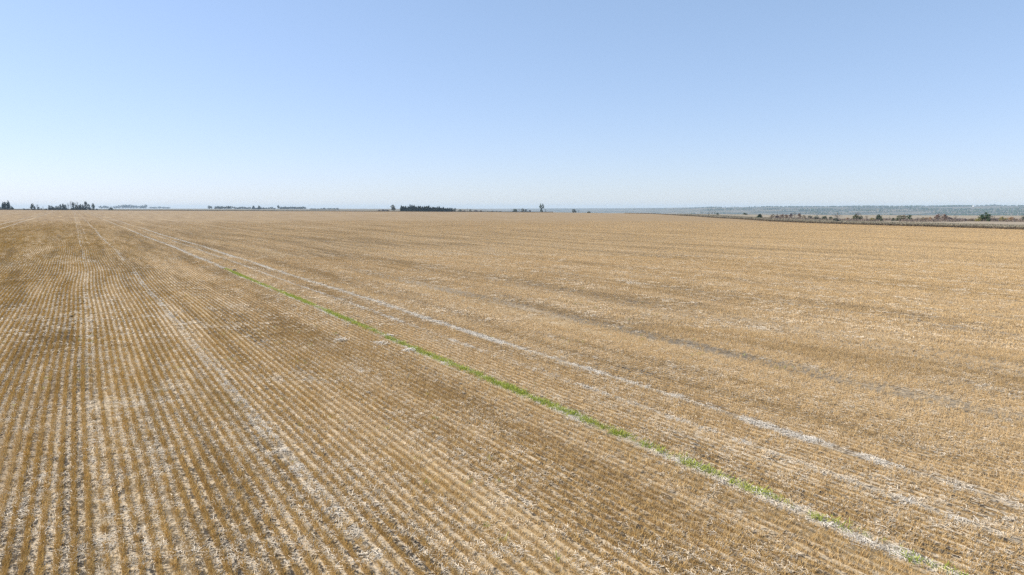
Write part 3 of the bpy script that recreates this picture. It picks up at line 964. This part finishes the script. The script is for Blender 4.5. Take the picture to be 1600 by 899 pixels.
far_wood('far_wood', 3200, 14, 42, 4800, 9000, 0.60, 'dark patches of woodland on the far valley side at the right', 6, 12)
far_wood('ridge_wood', 900, 25, 41, 8600, 9400, 0.42, 'line of woodland along the far ridge at the right', 5, 11, 2)
far_wood('valley_wood', 90, 14, 24, 1150, 1500, 0.5, 'dark line of bushes at the near rim of the valley', 2.5, 4.5, 3)
for px, h, lab in ((1541, 3, 'left hilltop tree of the group on the far ridge'), (1548, 3.4, 'middle and broadest hilltop tree on the far ridge'),
                   (1553, 4, 'tallest pointed hilltop tree on the far ridge'), (1557, 3, 'slim hilltop tree right of the tallest on the far ridge'),
                   (1563, 3, 'right hilltop tree of the group on the far ridge'), (1251, 1.8, 'tiny hilltop tree, left of two on the ridge above the thicket'),
                   (1260, 1.8, 'tiny hilltop tree, right of two on the ridge above the thicket')):
    plant('round', px, 8300, 5, h, 'dark', lab)

# ------------------------------------------------------------------ pale shed on the far slope
ws = NT('white_siding'); ws.b.inputs['Base Color'].default_value = (0.78, 0.78, 0.76, 1)
rs = NT('pale_metal_roof'); rs.b.inputs['Base Color'].default_value = (0.62, 0.64, 0.66, 1)
ds = NT('dark_door'); ds.b.inputs['Base Color'].default_value = (0.10, 0.10, 0.11, 1)


def shed(px, dist, w, d, h, label):
    root = bpy.data.objects.new('farm_shed', None); COL.objects.link(root)
    root.location = at(px, dist, -0.3)
    tag(root, label, 'shed')
    v = [(-w / 2, -d / 2, 0), (w / 2, -d / 2, 0), (w / 2, d / 2, 0), (-w / 2, d / 2, 0),
         (-w / 2, -d / 2, h), (w / 2, -d / 2, h), (w / 2, d / 2, h), (-w / 2, d / 2, h), (-w / 2, 0, h * 1.5), (w / 2, 0, h * 1.5)]
    mesh_obj('wall', v, [(0, 1, 5, 4), (2, 3, 7, 6), (1, 2, 6, 9, 5), (3, 0, 4, 8, 7)], ws.m, root)
    e = 0.6
    rv, rf = [], []
    for s in (-1, 1):
        k = len(rv)
        for dz in (0.02, 0.25):
            rv += [(-w / 2 - e, s * (d / 2 + e), h - 0.2 + dz), (w / 2 + e, s * (d / 2 + e), h - 0.2 + dz),
                   (w / 2 + e, 0, h * 1.5 + dz), (-w / 2 - e, 0, h * 1.5 + dz)]
        rf += [(k, k + 1, k + 2, k + 3), (k + 4, k + 5, k + 6, k + 7), (k, k + 1, k + 5, k + 4), (k + 1, k + 2, k + 6, k + 5), (k + 3, k, k + 4, k + 7)]
    mesh_obj('roof', rv, rf, rs.m, root)
    dv = [(-3, -d / 2 - 0.1, 0), (3, -d / 2 - 0.1, 0), (3, -d / 2 - 0.1, 4.5), (-3, -d / 2 - 0.1, 4.5)]
    dv += [(a, b + 0.08, c) for a, b, c in dv]
    mesh_obj('door', dv, [(0, 1, 2, 3), (0, 4, 5, 1), (1, 5, 6, 2), (2, 6, 7, 3), (3, 7, 4, 0)], ds.m, root)


shed(1522.5, 7000, 30, 14, 8, 'long white farm shed on the far valley side at the right')

# ------------------------------------------------------------------ straw heaps and clods in the near field
def straw_heap(px, dist, r, label, seed):
    rd = random.Random(seed)
    vs_, fs = [], []
    for _ in range(170):
        a = rd.uniform(0, 6.28); rr = r * math.sqrt(rd.random())
        x, y = rr * math.cos(a) * 1.25, rr * math.sin(a) * 0.8
        z = 0.02 + (0.09 * (1 - (rr / r) ** 2)) * rd.random()
        L = rd.uniform(0.1, 0.3); b = rd.uniform(0, 6.28); w = 0.02
        c, s = math.cos(b), math.sin(b); dz = rd.gauss(0, 0.04)
        k = len(vs_)
        vs_ += [(x - s * w, y + c * w, z), (x + s * w, y - c * w, z), (x + c * L + s * w, y + s * L - c * w, max(0.01, z + dz)), (x + c * L - s * w, y + s * L + c * w, max(0.01, z + dz))]
        fs.append((k, k + 1, k + 2, k + 3))
    o = mesh_obj('straw_heap', vs_, fs, M_PALE)
    o.location = at(px, dist); o.rotation_euler.z = rd.uniform(0, 3)
    tag(o, label, 'straw heap')


straw_heap(590, 36, 0.42, 'small white straw heap left of the green weed strip', 1)
straw_heap(603, 38, 0.30, 'white straw heap touching the green weed strip', 2)
straw_heap(637, 34.2, 0.30, 'white straw heap farthest right below the green weed strip', 3)
straw_heap(528, 36.8, 0.34, 'faint white straw heap farthest left of the green weed strip', 4)

cs = NT('dark_soil_clod')
Pc, xc, yc, zc = cs.pos()
cs.put(cs.b.inputs['Base Color'], cs.mix(cs.noise(Pc, 12.0, 3.0), (0.03, 0.026, 0.022), (0.07, 0.06, 0.05)))


def clod(px, dist, r, label, seed):
    rd = random.Random(seed)
    bm = bmesh.new(); bmesh.ops.create_icosphere(bm, subdivisions=2, radius=r)
    for v in bm.verts:
        v.co *= rd.uniform(0.78, 1.18); v.co.z = max(-r * 0.25, v.co.z * 0.65)
    me = bpy.data.meshes.new('soil_clod'); bm.to_mesh(me); bm.free(); me.materials.append(cs.m)
    o = bpy.data.objects.new('soil_clod', me); COL.objects.link(o)
    x, y, z = at(px, dist); o.location = (x, y, z + r * 0.22)
    tag(o, label, 'clod')


clod(100, 45, 0.12, 'dark soil clod in the rows at the far left', 1)
clod(362, 79, 0.20, 'dark soil clod where the green weed strip starts', 2)
clod(1443, 34, 0.07, 'dark soil clod in the stubble on the right', 3)

# ------------------------------------------------------------------ haze
hm = bpy.data.materials.new('haze_air'); hm.use_nodes = True
hn = hm.node_tree
hn.nodes.remove(hn.nodes['Principled BSDF'])
pv = hn.nodes.new('ShaderNodeVolumePrincipled')
pv.inputs['Density'].default_value = HAZE['density']
pv.inputs['Color'].default_value = (*HAZE['color'], 1)
pv.inputs['Density Attribute'].default_value = ''
hn.links.new(pv.outputs[0], hn.nodes['Material Output'].inputs['Volume'])
S_, zb_, zt_ = 17000, -82, 70
hv = [(-S_, -S_, zb_), (S_, -S_, zb_), (S_, S_, zb_), (-S_, S_, zb_), (-S_, -S_, zt_), (S_, -S_, zt_), (S_, S_, zt_), (-S_, S_, zt_)]
hz = mesh_obj('haze', hv, [(3, 2, 1, 0), (4, 5, 6, 7), (0, 1, 5, 4), (1, 2, 6, 5), (2, 3, 7, 6), (3, 0, 4, 7)], hm)
tag(hz, 'pale blue autumn haze over the whole landscape', kind='stuff')
